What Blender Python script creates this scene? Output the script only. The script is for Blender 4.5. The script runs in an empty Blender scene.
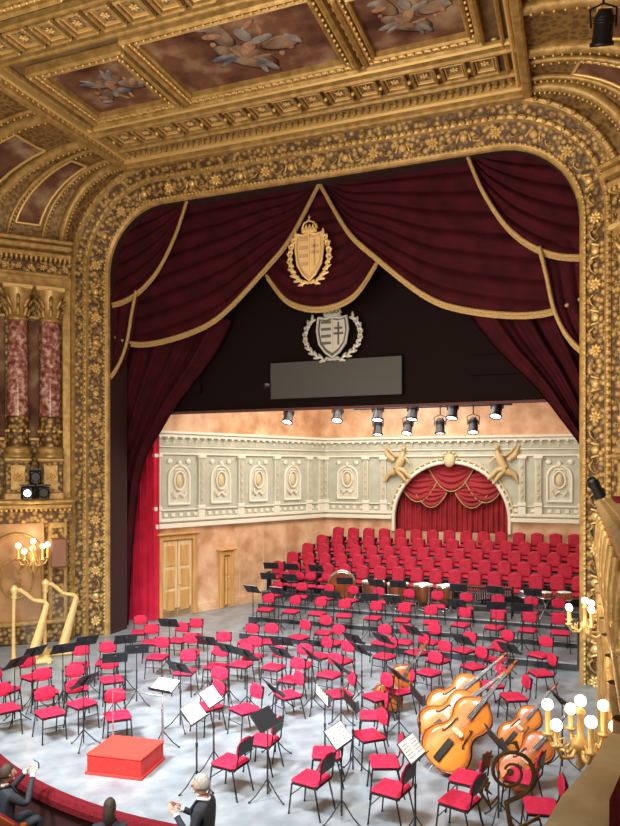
import bpy, bmesh, math, random
from mathutils import Vector, Matrix
R=random.Random(7)
pi=math.pi;sin=math.sin;cos=math.cos
COL=bpy.context.scene.collection
# ---------------------------------------------------------------- materials
def mat(name,c1,c2=None,scale=5,tex='noise',rough=.5,metal=0,bump=0,bscale=None,emis=0,lo=.35,hi=.65,stretch=(1,1,1),c3=None,spec=None,detail=4):
    m=bpy.data.materials.new(name);m.use_nodes=True;nt=m.node_tree;N=nt.nodes;L=nt.links
    b=N['Principled BSDF'];b.inputs['Roughness'].default_value=rough;b.inputs['Metallic'].default_value=metal
    if spec is not None:b.inputs['Specular IOR Level'].default_value=spec
    b.inputs['Base Color'].default_value=(*c1,1)
    tc=N.new('ShaderNodeTexCoord');mp=N.new('ShaderNodeMapping');mp.inputs['Scale'].default_value=stretch
    L.new(tc.outputs['Object'],mp.inputs[0])
    def texn(kind,sc):
        if kind=='vor':
            t=N.new('ShaderNodeTexVoronoi');t.inputs['Scale'].default_value=sc;o=t.outputs['Distance']
        else:
            t=N.new('ShaderNodeTexNoise');t.inputs['Scale'].default_value=sc;t.inputs['Detail'].default_value=detail;o=t.outputs['Fac']
        L.new(mp.outputs[0],t.inputs['Vector']);return o
    if c2:
        o=texn(tex,scale);r=N.new('ShaderNodeValToRGB');L.new(o,r.inputs[0]);L.new(r.outputs[0],b.inputs['Base Color'])
        e=r.color_ramp.elements;e[0].position=lo;e[0].color=(*c1,1);e[1].position=hi;e[1].color=(*c2,1)
        if c3:
            x=e.new((lo+hi)/2);x.color=(*c3,1)
    if bump:
        o=texn('vor' if tex=='vor' else 'noise',bscale or scale);bp=N.new('ShaderNodeBump');bp.inputs['Strength'].default_value=bump;bp.inputs['Distance'].default_value=.03
        L.new(o,bp.inputs['Height']);L.new(bp.outputs[0],b.inputs['Normal'])
    if emis:
        b.inputs['Emission Color'].default_value=(*c1,1);b.inputs['Emission Strength'].default_value=emis
    return m
GOLD=mat('gilding',(.36,.22,.065),(.58,.38,.14),scale=6,rough=.42,metal=.3,bump=.3,bscale=25)
GOLDB=mat('bright_gilding',(.82,.57,.22),rough=.35,metal=.35)
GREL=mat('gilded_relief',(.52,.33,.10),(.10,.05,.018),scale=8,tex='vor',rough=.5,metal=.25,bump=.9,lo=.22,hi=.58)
GDARK=mat('dark_gilding',(.17,.095,.033),(.33,.20,.07),scale=9,tex='vor',rough=.55,metal=.2,bump=.5)
CEILB=mat('ceiling_brown',(.13,.075,.032),(.25,.155,.065),scale=4,rough=.7,bump=.3,bscale=14)
BLUEG=mat('ceiling_ornament',(.08,.07,.045),(.33,.22,.10),scale=11,tex='vor',rough=.7,bump=.6,lo=.2,hi=.6)
PAINT=mat('ceiling_painting',(.07,.03,.022),(.40,.28,.18),scale=1.5,rough=.8,c3=(.19,.09,.055),lo=.32,hi=.72,detail=8,spec=.1)
CLOUD=mat('painted_cloud',(.13,.075,.05),(.34,.25,.18),scale=2.5,rough=.8,spec=.1)
FLESH=mat('painted_flesh',(.48,.29,.18),(.30,.15,.09),scale=5,rough=.8,spec=.1)
CLOTHB=mat('painted_cloth',(.10,.11,.15),(.38,.33,.28),scale=3,rough=.8,spec=.1)
MARB=mat('red_marble',(.14,.035,.03),(.66,.50,.42),scale=8,rough=.2,lo=.33,hi=.66,c3=(.36,.13,.11),detail=8)
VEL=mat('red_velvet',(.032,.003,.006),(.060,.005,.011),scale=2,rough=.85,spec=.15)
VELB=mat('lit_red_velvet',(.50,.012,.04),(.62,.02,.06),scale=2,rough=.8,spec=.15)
SWR=mat('arch_drape_red',(.26,.010,.02),(.38,.02,.03),scale=2,rough=.7)
FRINGE=mat('gold_fringe',(.36,.22,.08),(.55,.38,.16),scale=30,rough=.6,metal=.1,bump=.5)
BLACK=mat('black_board',(.012,.006,.006),rough=.9,spec=.1)
REVEAL=mat('arch_reveal',(.035,.008,.008),rough=.8)
SCREEN=mat('grey_screen',(.095,.092,.092),rough=.7,spec=.2)
SILV=mat('silver_relief',(.62,.60,.55),rough=.4,metal=.2)
CREAM=mat('cream_plaster',(.58,.57,.47),(.68,.66,.55),scale=2,rough=.6)
GREENP=mat('pale_green_plaster',(.43,.45,.37),(.52,.52,.42),scale=3,rough=.6)
WHITEP=mat('white_relief',(.80,.77,.65),rough=.5)
PEACH=mat('peach_marble',(.52,.27,.14),(.80,.53,.34),scale=1.6,rough=.35,c3=(.68,.40,.23),detail=7)
WOODD=mat('door_wood',(.50,.26,.08),(.66,.38,.13),scale=2,rough=.4,stretch=(6,6,.6))
WOODL=mat('door_panel',(.62,.42,.20),(.76,.56,.32),scale=2,rough=.5,stretch=(6,6,.6))
FLOORM=mat('stage_lino',(.17,.195,.215),(.31,.345,.365),scale=2.6,rough=.30,lo=.30,hi=.68,detail=12,bump=.05,bscale=8)
RISER=mat('riser_black',(.02,.02,.022),(.05,.05,.055),scale=4,rough=.5)
RTOP=mat('riser_top',(.12,.13,.14),(.20,.21,.22),scale=3,rough=.4)
CARP=mat('dark_red_carpet',(.10,.006,.010),(.16,.012,.018),scale=30,rough=.95,spec=.1)
DARKF=mat('hall_floor',(.03,.01,.008),(.06,.02,.015),scale=6,rough=.7)
CUSH=mat('red_cushion',(.42,.012,.045),(.52,.02,.06),scale=12,rough=.75,spec=.2)
SEATR=mat('choir_seat_red',(.34,.012,.03),(.44,.018,.045),scale=8,rough=.7,spec=.2)
BLK=mat('black_metal',(.012,.012,.014),rough=.4,metal=.3)
STAND=mat('stand_enamel',(.020,.022,.026),rough=.5,metal=.2)
PAPER=mat('sheet_music',(.80,.80,.78),rough=.8)
PODR=mat('podium_red',(.50,.015,.012),(.60,.025,.02),scale=10,rough=.6)
VARN=mat('varnished_wood',(.42,.10,.012),(.70,.24,.035),scale=2.2,rough=.22,stretch=(1,1,.35),detail=6)
VARND=mat('dark_varnish',(.16,.035,.008),(.26,.06,.012),scale=3,rough=.25)
EBON=mat('ebony',(.01,.008,.008),rough=.35)
STR=mat('string_steel',(.6,.6,.6),rough=.3,metal=.8)
HGOLD=mat('harp_gold',(.78,.54,.18),(.88,.66,.28),scale=6,rough=.3,metal=.25)
COPP=mat('copper',(.45,.16,.07),rough=.3,metal=.8)
DRUMH=mat('drum_head',(.70,.69,.64),rough=.5)
CHROME=mat('chrome',(.6,.6,.62),rough=.2,metal=.9)
LENS=mat('spot_lens',(.85,.93,1),rough=.3,emis=8)
GLOBE=mat('lamp_globe',(1,.80,.50),rough=.3,emis=8)
SPK=mat('speaker_brown',(.22,.09,.045),(.28,.12,.06),scale=8,rough=.7)
SUIT=mat('dark_suit',(.018,.020,.028),(.03,.033,.042),scale=40,rough=.85)
SHIRT=mat('white_shirt',(.75,.75,.75),rough=.8)
SKIN=mat('skin',(.62,.36,.26),rough=.5)
LIP=mat('lip',(.42,.14,.12),rough=.5)
HGREY=mat('grey_hair',(.26,.24,.22),(.44,.42,.39),scale=60,rough=.8)
HDARK=mat('dark_hair',(.03,.018,.012),(.07,.04,.025),scale=60,rough=.7)
IRON=mat('bronze_iron',(.16,.10,.045),(.30,.20,.09),scale=20,rough=.4,metal=.5)
LEDGE=mat('gilt_cream',(.60,.48,.27),(.74,.62,.40),scale=5,rough=.45,bump=.2,bscale=14)
# ---------------------------------------------------------------- mesh builder
class MB:
    def __init__(s): s.v=[];s.f=[];s.m=[];s.sm=[];s.M=None
    def add(s,vs,fs,mi=0,smooth=False):
        o=len(s.v)
        if s.M is not None: vs=[s.M@Vector(p) for p in vs]
        s.v+=[tuple(p) for p in vs];s.f+=[tuple(i+o for i in f) for f in fs];s.m+=[mi]*len(fs);s.sm+=[smooth]*len(fs)
    def box(s,c,d,mi=0,b=0,R=None):
        hx,hy,hz=d[0]/2,d[1]/2,d[2]/2;c=Vector(c)
        if b<=0:
            vs=[(x,y,z) for x in(-hx,hx) for y in(-hy,hy) for z in(-hz,hz)]
            fs=[(0,1,3,2),(4,6,7,5),(0,4,5,1),(2,3,7,6),(0,2,6,4),(1,5,7,3)]
        else:
            b=min(b,hx*.95,hy*.95,hz*.95);vs=[];ix={}
            for sx in(-1,1):
                for sy in(-1,1):
                    for sz in(-1,1):
                        for a in range(3):
                            ix[(sx,sy,sz,a)]=len(vs)
                            vs.append((sx*(hx-(a!=0)*b),sy*(hy-(a!=1)*b),sz*(hz-(a!=2)*b)))
            fs=[]
            for q in(-1,1):
                fs.append([ix[(q,y,z,0)] for y,z in((-1,-1),(1,-1),(1,1),(-1,1))])
                fs.append([ix[(x,q,z,1)] for x,z in((-1,-1),(1,-1),(1,1),(-1,1))])
                fs.append([ix[(x,y,q,2)] for x,y in((-1,-1),(1,-1),(1,1),(-1,1))])
                for p in(-1,1):
                    fs.append([ix[(q,p,-1,0)],ix[(q,p,1,0)],ix[(q,p,1,1)],ix[(q,p,-1,1)]])
                    fs.append([ix[(q,-1,p,0)],ix[(q,1,p,0)],ix[(q,1,p,2)],ix[(q,-1,p,2)]])
                    fs.append([ix[(-1,q,p,1)],ix[(1,q,p,1)],ix[(1,q,p,2)],ix[(-1,q,p,2)]])
                    for t in(-1,1): fs.append([ix[(q,p,t,0)],ix[(q,p,t,1)],ix[(q,p,t,2)]])
        if R is not None: vs=[R@Vector(p) for p in vs]
        s.add([Vector(p)+c for p in vs],fs,mi)
    def tube(s,pts,r,n=6,mi=0,cap=True):
        pts=[Vector(p) for p in pts];k=len(pts)
        rs=r if isinstance(r,(list,tuple)) else [r]*k
        vs=[];fs=[];t0=(pts[1]-pts[0]).normalized()
        a=t0.orthogonal().normalized()
        for i,p in enumerate(pts):
            t=(pts[min(i+1,k-1)]-pts[max(i-1,0)])
            if t.length<1e-9:t=t0
            t.normalize();a=(a-t*a.dot(t))
            if a.length<1e-6:a=t.orthogonal()
            a.normalize();b=t.cross(a)
            for j in range(n):
                w=2*pi*j/n;vs.append(p+(a*cos(w)+b*sin(w))*rs[i])
        for i in range(k-1):
            for j in range(n):
                fs.append((i*n+j,i*n+(j+1)%n,(i+1)*n+(j+1)%n,(i+1)*n+j))
        s.add(vs,fs,mi,True)
        if cap:
            s.add(vs[:n],[tuple(range(n))],mi);s.add(vs[-n:],[tuple(range(n))],mi)
    def cyl(s,p0,p1,r0,r1=None,n=8,mi=0): s.tube([p0,p1],[r0,r0 if r1 is None else r1],n,mi)
    def lathe(s,prof,c=(0,0,0),n=12,mi=0,R=None):
        vs=[];fs=[]
        for r,z in prof:
            for j in range(n):
                w=2*pi*j/n;p=Vector((r*cos(w),r*sin(w),z))
                if R is not None:p=R@p
                vs.append(p+Vector(c))
        for i in range(len(prof)-1):
            for j in range(n): fs.append((i*n+j,i*n+(j+1)%n,(i+1)*n+(j+1)%n,(i+1)*n+j))
        s.add(vs,fs,mi,True)
    def sph(s,c,r,mi=0,n=8,m=5,R=None,fn=None):
        if not isinstance(r,(tuple,list)):r=(r,r,r)
        vs=[];fs=[]
        for i in range(m+1):
            a=-pi/2+pi*i/m
            for j in range(n):
                w=2*pi*j/n;d=Vector((cos(a)*cos(w),cos(a)*sin(w),sin(a)))
                k=fn(d) if fn else 1
                p=Vector((d.x*r[0],d.y*r[1],d.z*r[2]))*k
                if R is not None:p=R@p
                vs.append(p+Vector(c))
        for i in range(m):
            for j in range(n): fs.append((i*n+j,i*n+(j+1)%n,(i+1)*n+(j+1)%n,(i+1)*n+j))
        s.add(vs,fs,mi,True)
    def grid(s,fn,nu,nv,mi=0,smooth=True):
        vs=[fn(i/nu,j/nv) for i in range(nu+1) for j in range(nv+1)]
        fs=[(i*(nv+1)+j,(i+1)*(nv+1)+j,(i+1)*(nv+1)+j+1,i*(nv+1)+j+1) for i in range(nu) for j in range(nv)]
        s.add(vs,fs,mi,smooth)
    def poly(s,pts,mi=0): s.add(pts,[tuple(range(len(pts)))],mi)
    def prism(s,pts,ext,mi=0):
        e=Vector(ext);n=len(pts);vs=[Vector(p) for p in pts]+[Vector(p)+e for p in pts]
        fs=[tuple(range(n)),tuple(range(2*n-1,n-1,-1))]+[(i,(i+1)%n,(i+1)%n+n,i+n) for i in range(n)]
        s.add(vs,fs,mi)
    def mesh(s,name,mats,mirror=False,recalc=True):
        me=bpy.data.meshes.new(name)
        v=[(-x,y,z) for x,y,z in s.v] if mirror else s.v
        me.from_pydata(v,[],s.f)
        for m in mats: me.materials.append(m)
        me.polygons.foreach_set('material_index',s.m);me.polygons.foreach_set('use_smooth',s.sm)
        if recalc:
            bm=bmesh.new();bm.from_mesh(me);bmesh.ops.recalc_face_normals(bm,faces=bm.faces);bm.to_mesh(me);bm.free()
        me.update();return me
    def obj(s,name,mats,loc=(0,0,0),rz=0,mirror=False):
        return place(name,s.mesh(name,mats,mirror),loc,rz)
def place(name,me,loc=(0,0,0),rz=0,sc=1):
    o=bpy.data.objects.new(name,me);COL.objects.link(o);o.location=loc;o.rotation_euler=(0,0,rz);o.scale=(sc,sc,sc);return o
def lerp(a,b,t): return a+(b-a)*t
def interp(pts,t):
    n=len(pts)-1;x=t*n;i=min(int(x),n-1);u=x-i
    P=[Vector(pts[max(0,min(n,i+k))]) for k in(-1,0,1,2)]
    return .5*((2*P[1])+(P[2]-P[0])*u+(2*P[0]-5*P[1]+4*P[2]-P[3])*u*u+(3*P[1]-P[0]-3*P[2]+P[3])*u**3)
def rotto(d):
    return Vector((0,0,1)).rotation_difference(Vector(d).normalized()).to_matrix()
def rosette(mb,c,nrm,r,mi,petals=6,up=None):
    Q=rotto(nrm)
    for k in range(petals):
        w=2*pi*k/petals;p=Vector(c)+Q@Vector((cos(w)*r*.6,sin(w)*r*.6,0))
        mb.sph(p,(r*.42,r*.26,r*.2),mi,6,4,R=Q@Matrix.Rotation(w,3,'Z'))
    mb.sph(c,(r*.3,r*.3,r*.35),mi,6,4,R=Q)
# ---------------------------------------------------------------- camera
cam=bpy.data.cameras.new('camera');co=bpy.data.objects.new('camera',cam);COL.objects.link(co)
YA=math.radians(21.05);CP=(6.25,-16.5,4.7)
co.location=CP;co.rotation_euler=(pi/2,0,YA);cam.lens=700/826*36;cam.shift_y=57/826;cam.clip_start=.05
bpy.context.scene.camera=co
HF=-.75   # hall floor level
# ---------------------------------------------------------------- stage floor
def edge(x):
    return -8.5+(.07 if x<1 else .028)*(x-1)**2
mb=MB();n=48
xs=[-8.9+ (15.4)*i/n for i in range(n+1)]
vs=[];fs=[]
for x in xs+[8.9]: vs+=[(x,edge(x),0),(x,12,0)]
mb.add(vs,[(2*i,2*i+2,2*i+3,2*i+1) for i in range(n+1)],0)
mb.obj('floor',[FLOORM])
mb=MB();vs=[]
for x in xs:
    e=edge(x);vs+=[(x,e+.02,.004),(x,e-.02,.03),(x,e-.16,.03),(x,e-.20,-.03),(x,e-.20,-.12),(x,e-.14,-.14),(x,e-.14,HF)]
k=7
for j in range(k-1):
    mb.add([vs[i*k+q] for i in range(n+1) for q in(j,j+1)],[(2*i,2*i+1,2*i+3,2*i+2) for i in range(n)],1 if j>=5 else 0)
mb.obj('stage_edge_carpet',[CARP,mat('stage_front_dark',(.05,.012,.01),rough=.8)])
mb=MB();mb.box((0,-11,HF-.05),(19,8,.1));mb.obj('floor_hall',[DARKF])
def riser(name,x0,x1,y0,y1,h):
    mb=MB();mb.box(((x0+x1)/2,(y0+y1)/2,h/2),(x1-x0,y1-y0,h),0)
    mb.box(((x0+x1)/2,(y0+y1)/2,h+.012),(x1-x0,y1-y0,.024),1)
    mb.box(((x0+x1)/2,y0-.005,h-.01),(x1-x0,.03,.03),2)
    mb.obj(name,[RISER,RTOP,STR])
riser('riser_platform',-2.6,6.2,1.0,2.39,.18);riser('riser_platform',-3.0,6.2,2.4,3.69,.34);riser('riser_platform',-3.3,6.2,3.7,4.72,.48)
# ---------------------------------------------------------------- proscenium arch
W,H,RR=6.25,12.05,1.8
def archpath(W=W,H=H,r=RR,nv=24,na=14,nt=24):
    P=[]
    for i in range(nv): P.append(((-W,(H-r)*i/nv),(-1,0)))
    for i in range(na): 
        a=pi-pi/2*i/na;P.append(((-(W-r)+r*cos(a),H-r+r*sin(a)),(cos(a),sin(a))))
    for i in range(nt): P.append((((-(W-r))+2*(W-r)*i/nt,H),(0,1)))
    for i in range(na):
        a=pi/2-pi/2*i/na;P.append((((W-r)+r*cos(a),H-r+r*sin(a)),(cos(a),sin(a))))
    for i in range(nv+1): P.append(((W,(H-r)*(1-i/nv)),(1,0)))
    return P
AP=archpath()
def bandpt(p,n,off,y): return Vector((p[0]+n[0]*off,y,p[1]+n[1]*off))
prof=[(0,.9,4),(0,.10,0),(.02,.04,0),(.06,.0,0),(.09,-.02,0),(.13,-.02,1),(.15,.0,1),(.50,-.22,0),(.53,-.30,0),(.58,-.33,0),(.62,-.33,0),(.64,-.30,1),(.80,-.42,0),(.83,-.50,0),(.90,-.53,0),(.95,-.50,0),(.97,-.42,0)]
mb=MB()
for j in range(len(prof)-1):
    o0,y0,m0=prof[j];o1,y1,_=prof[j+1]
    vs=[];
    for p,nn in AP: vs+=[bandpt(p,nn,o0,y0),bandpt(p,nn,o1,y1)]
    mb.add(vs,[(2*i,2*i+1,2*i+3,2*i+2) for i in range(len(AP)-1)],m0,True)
def sample(step,z0=0.4):
    out=[];acc=0;nxt=z0
    for i in range(len(AP)-1):
        p,nn=AP[i];q,nm=AP[i+1];l=math.hypot(q[0]-p[0],q[1]-p[1])
        while nxt<=acc+l:
            t=(nxt-acc)/l;N2=(lerp(nn[0],nm[0],t),lerp(nn[1],nm[1],t));out.append(((lerp(p[0],q[0],t),lerp(p[1],q[1],t)),N2));nxt+=step
        acc+=l
    return out
for p,nn in sample(.11): mb.sph(bandpt(p,nn,.11,-.03),.032,2,6,4)
for p,nn in sample(.17): mb.sph(bandpt(p,nn,.56,-.35),(.05,.05,.05),0,6,4)
for p,nn in sample(.20): mb.sph(bandpt(p,nn,.88,-.55),(.06,.05,.06),0,6,4)
S=sample(.36)
for i,(p,nn) in enumerate(S):
    N3=Vector((-nn[0]*.5,-.85,-nn[1]*.5));c=bandpt(p,nn,.32,-.13)
    T=Vector((-nn[1],0,nn[0]))
    if i%4==0:
        rosette(mb,c,N3,.15,2,8)
    elif i%4==2:
        Q=rotto(N3);
        mb.sph(c,(.10,.10,.05),2,8,4,R=Q)
        for sg in(-1,1):
            mb.tube([c+T*sg*(.10+.02*k)+Vector((nn[0],0,nn[1]))*.09*cos(k*.9)*(1) for k in range(5)],[.025,.03,.028,.02,.01],5,2)
    else:
        for sg in(-1,1):
            o=Vector((nn[0],0,nn[1]))
            mb.tube([c-T*.15,c-T*.06+o*sg*.09,c+T*.05+o*sg*.12,c+T*.13+o*sg*.05,c+T*.07+o*sg*.03],[.012,.020,.022,.018,.012],5,0)
for i,(p,nn) in enumerate(sample(.5)):
    N3=Vector((-nn[0]*.5,-.85,-nn[1]*.5));rosette(mb,bandpt(p,nn,.73,-.37),N3,.07,0,5)
mb.obj('proscenium_arch',[GOLD,GREL,GOLDB,GDARK,REVEAL])
mb=MB()
OW,OH,OR=W+.95,H+.95,RR+.95
for sg in(-1,1):
    arc=[( sg*(OW-OR+OR*cos(a)),-.45,OH-OR+OR*sin(a)) for a in [pi/2*i/14 for i in range(15)]]
    cx=(sg*9.6,-.45,14.2)
    vs=arc+[cx]
    mb.add(vs,[(i,i+1,15) for i in range(14)],0)
    mb.add([arc[0],(sg*9.6,-.45,arc[0][2]),cx],[(0,1,2)],0)
    mb.add([(sg*OW,-.45,-.2),(sg*9.6,-.45,-.2),(sg*9.6,-.45,OH-OR),(sg*OW,-.45,OH-OR)],[(0,1,2,3)],0)
    mb.add([arc[-1],cx,(0,-.45,14.2),(0,-.45,OH)],[(0,1,2,3)],0)
mb.obj('wall_proscenium',[GDARK])
# ---------------------------------------------------------------- ceiling
mb=MB();ZC=13.12
mb.box((0,-6.3,ZC+.1),(10.6,12,.2),0)
def frame(x0,x1,y0,y1,w,h,mi,z=ZC):
    mb.box(((x0+x1)/2,y0+w/2,z-h/2),(x1-x0,w,h),mi,b=h*.3);mb.box(((x0+x1)/2,y1-w/2,z-h/2),(x1-x0,w,h),mi,b=h*.3)
    mb.box((x0+w/2,(y0+y1)/2,z-h/2),(w,y1-y0-2*w,h),mi,b=h*.3);mb.box((x1-w/2,(y0+y1)/2,z-h/2),(w,y1-y0-2*w,h),mi,b=h*.3)
def beads(x0,x1,y0,y1,st,r,z,mi=2):
    nx=int((x1-x0)/st);ny=int((y1-y0)/st)
    for i in range(nx+1):
        for y in(y0,y1): mb.sph((x0+(x1-x0)*i/nx,y,z),r,mi,5,3)
    for i in range(1,ny):
        for x in(x0,x1): mb.sph((x,y0+(y1-y0)*i/ny,z),r,mi,5,3)
def coffer(x0,x1,y0,y1):
    frame(x0,x1,y0,y1,.06,.14,1);frame(x0+.08,x1-.08,y0+.08,y1-.08,.03,.08,2)
    mb.box(((x0+x1)/2,(y0+y1)/2,ZC-.01),(x1-x0-.2,y1-y0-.2,.02),3)
    rosette(mb,((x0+x1)/2,(y0+y1)/2,ZC-.05),(0,0,-1),.10,2,6)
for (y,w,h,m) in((-.62,.22,.34,1),(-.80,.10,.24,2),(-1.28,.10,.18,1),(-2.22,.12,.2,1),(-2.40,.08,.14,2)):
    mb.box((0,y,ZC-h/2),(10.3,w,h),m,b=.04)
for i in range(64): 
    x=-5.05+i*10.1/63
    mb.box((x,-.93,ZC-.10),(.09,.12,.16),1,b=.03)
    mb.sph((x,-1.15,ZC-.06),(.05,.05,.05),2,5,3)
mb.box((0,-1.02,ZC-.02),(10.3,.3,.04),3)
nx=15
for i in range(nx):
    x0=-4.75+i*9.5/nx;coffer(x0+.05,x0+9.5/nx-.05,-2.08,-1.40)
    mb.sph((x0,-1.74,ZC-.12),(.05,.05,.05),2,6,4)
def panel(x0,x1,y0,y1):
    frame(x0-.30,x1+.30,y0-.30,y1+.30,.10,.26,1);frame(x0-.20,x1+.20,y0-.20,y1+.20,.05,.17,2);frame(x0-.08,x1+.08,y0-.08,y1+.08,.08,.20,1)
    beads(x0-.12,x1+.12,y0-.12,y1+.12,.16,.034,ZC-.19)
    mb.box(((x0+x1)/2,(y0+y1)/2,ZC-.02),(x1-x0,y1-y0,.04),4)
def figure(cx,cy,s,a):
    Q=Matrix.Rotation(a,3,'Z')
    def P(x,y): 
        v=Q@Vector((x*s,y*s,0));return (cx+v.x,cy+v.y,ZC-.04)
    for x,y,rx,ry,m,rot in((0,.25,.62,.30,5,.3),(-.5,-.3,.42,.2,5,.9),(.55,-.25,.4,.2,5,-.5),(0,0,.13,.28,6,.3),(.08,.33,.08,.09,6,0),(-.2,.14,.2,.05,6,.8),(.24,.18,.22,.045,6,-.4),(-.1,-.36,.22,.14,7,.9),(.2,-.3,.26,.10,7,-.7),(-.05,-.64,.06,.2,6,.5),(.16,-.55,.05,.2,6,-.3),(-.36,.30,.34,.09,7,2.5),(-.30,.42,.26,.06,7,2.2),(.38,.38,.34,.09,7,.7),(.30,.50,.24,.06,7,1),(-.62,-.25,.09,.2,6,1.1),(.66,-.2,.08,.18,6,-1),(-.6,-.02,.06,.07,6,0),(.6,.04,.06,.07,6,0),(.75,-.4,.2,.07,7,.5),(-.75,-.45,.2,.08,7,-.5)):
        mb.sph(P(x,y),(rx*s,ry*s,.008 if m==5 else .012),m,12,4,R=Q@Matrix.Rotation(rot,3,'Z'))
panel(-1.75,1.75,-5.0,-2.95);panel(-4.25,-2.45,-4.75,-2.95);panel(2.45,4.25,-4.75,-2.95)
figure(.1,-3.95,1.15,.5);figure(-3.3,-3.8,.8,2.8);figure(3.3,-3.8,.85,.3)
for i in range(nx):
    x0=-4.75+i*9.5/nx;coffer(x0+.05,x0+9.5/nx-.05,-6.15,-5.5)
for y in(-5.4,-6.3): mb.box((0,y,ZC-.09),(10.3,.1,.18),1,b=.03)
panel(-1.75,1.75,-9.0,-6.9);panel(-4.25,-2.45,-9.0,-6.9);panel(2.45,4.25,-9.0,-6.9);figure(0,-7.9,.95,0);figure(-3.3,-7.9,.8,1);figure(3.3,-7.9,.8,1)
for sg in(-1,1):
    for (x,w,h,m) in((5.2,.2,.34,1),(5.03,.08,.22,2),(4.86,.08,.15,1)): mb.box((sg*x,-6.3,ZC-h/2),(w,11.5,h),m,b=.04)
    for i in range(70): mb.sph((sg*5.12,-.8-i*.16,ZC-.2),.045,2,5,3)
    for i in range(9): rosette(mb,(sg*2.1,-2.95-i*.25,ZC-.05),(0,0,-1),.08,2,5)
for i in range(40): mb.sph((-4.7+i*9.4/39,-2.52,ZC-.05),(.07,.045,.03),2,6,3)
mb.obj('ceiling',[CEILB,GOLD,GOLDB,BLUEG,PAINT,CLOUD,FLESH,CLOTHB])
# ---------------------------------------------------------------- side coves, bays with columns
mb=MB()
def bx(y): return 7.15+min(max(-.5-y,0),1.9)
def cove(y,t,k=0):
    b=bx(y)+.15;return Vector((-(5.25+(b-5.25-k)*sin(t*pi/2)),y,10.9+(2.15-k)*cos(t*pi/2)))
mb.grid(lambda u,v:cove(-.46-11.5*u,v),40,14,0)
for y,w in((-.62,.20),(-.98,.10),(-1.62,.10),(-2.0,.22),(-3.4,.22),(-3.75,.08),(-5.2,.22),(-7,.22),(-9,.22)):
    pts=[cove(y,j/16,.06) for j in range(17)]
    mb.tube(pts,w*.6,8,1)
    for j in range(1,30): mb.sph(cove(y,j/30,.10+w*.5),.03,2,5,3)
for y in(-1.3,-2.7,-4.4,-6.1,-8):
    hw=.22 if y==-1.3 else .48
    mb.grid(lambda u,v,y=y,hw=hw:cove(y-hw+2*hw*u,.22+.6*v,.05),4,8,4)
    for e in(-1,1): mb.tube([cove(y+e*hw,.22+.6*j/8,.06) for j in range(9)],.035,6,2)
    for t in(.22,.82): mb.tube([cove(y-hw+2*hw*j/4,t,.06) for j in range(5)],.035,6,2)
e=Vector((-1,-1,0)).normalized();nrm=Vector((1,-1,0)).normalized()
BAY=Matrix(((e.x,-nrm.x,0,-7.15),(e.y,-nrm.y,0,-.5),(0,0,1,0),(0,0,0,1)))
mb.M=BAY
LB=2.7
mb.box((LB/2,.1,5.4),(LB,.2,11),5)
mb.box((LB/2,-.12,10.05),(LB,.34,.14),1,b=.04)
mb.box((LB/2,-.10,9.85),(LB,.28,.28),1);mb.box((LB/2,-.10,10.25),(LB,.30,.30),6)
mb.box((LB/2,-.26,10.55),(LB,.62,.14),1,b=.05);mb.box((LB/2,-.34,10.72),(LB,.80,.14),1,b=.05);mb.box((LB/2,-.38,10.86),(LB,.9,.1),1,b=.04)
for i in range(22): mb.box((.06+i*.123,-.42,10.43),(.06,.25,.10),2,b=.02)
for i in range(9): rosette(mb,(.15+i*.3,-.27,10.25),(0,-1,0),.09,2,6)
def column(x,r=.27):
    y=-.36
    mb.box((x,y,4.0),(.70,.66,.22),1,b=.04);mb.box((x,y,4.5),(.60,.56,.9),6,b=.02);mb.box((x,y,4.98),(.70,.66,.12),1,b=.04)
    mb.box((x,y-.285,4.5),(.36,.02,.66),1,b=.01);rosette(mb,(x,y-.30,4.5),(0,-1,0),.13,2,8)
    mb.lathe([(r*1.4,5.04),(r*1.4,5.12),(r*1.2,5.16),(r*1.3,5.22),(r*1.3,5.28),(r*1.05,5.33)],(x,y,0),18,1)
    mb.lathe([(r*1.05,5.33),(r*1.05,5.45),(r*1.02,5.5),(r*1.02,6.0),(r*1.1,6.03),(r*1.1,6.12),(r,6.15)],(x,y,0),18,6)
    mb.lathe([(r,6.15),(r*.98,7.3),(r*.88,8.72)],(x,y,0),20,7)
    mb.lathe([(r*.95,8.72),(r*1.02,8.78),(r*.86,8.82),(r*.9,9.1),(r*1.3,9.45),(r*1.4,9.55)],(x,y,0),18,1)
    for k in range(8):
        w=2*pi*k/8
        for z,q in((8.95,1.05),(9.2,1.25)):
            mb.tube([(x+cos(w)*r*.9,y+sin(w)*r*.9,z-.1),(x+cos(w)*r*q,y+sin(w)*r*q,z+.05),(x+cos(w)*r*(q+.28),y+sin(w)*r*(q+.28),z+.13),(x+cos(w)*r*(q+.25),y+sin(w)*r*(q+.25),z+.05)],[.05,.05,.04,.025],5,1)
    mb.box((x,y,9.6),(.76,.72,.12),2,b=.03)
    for k in range(10): mb.sph((x+r*1.05*cos(k*.63),y+r*1.05*sin(k*.63),5.75),.05,2,5,3)
column(.56);column(1.38);column(2.3)
mb.box((.12,-.1,6.9),(.24,.2,6),1,b=.03)
for x in(.97,1.84):
    mb.box((x,-.02,7.2),(.30,.06,3.2),8,b=.02);mb.box((x,-.05,8.9),(.32,.08,.1),1,b=.02);mb.box((x,-.05,5.55),(.32,.08,.1),1,b=.02)
mb.box((LB/2,-.36,3.86),(LB+.1,.86,.14),1,b=.05);mb.box((LB/2,-.30,3.72),(LB,.70,.14),1,b=.04);mb.box((LB/2,-.14,3.45),(LB,.36,.4),6)
for i in range(22): mb.box((.06+i*.123,-.40,3.62),(.06,.3,.08),2,b=.02)
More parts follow.
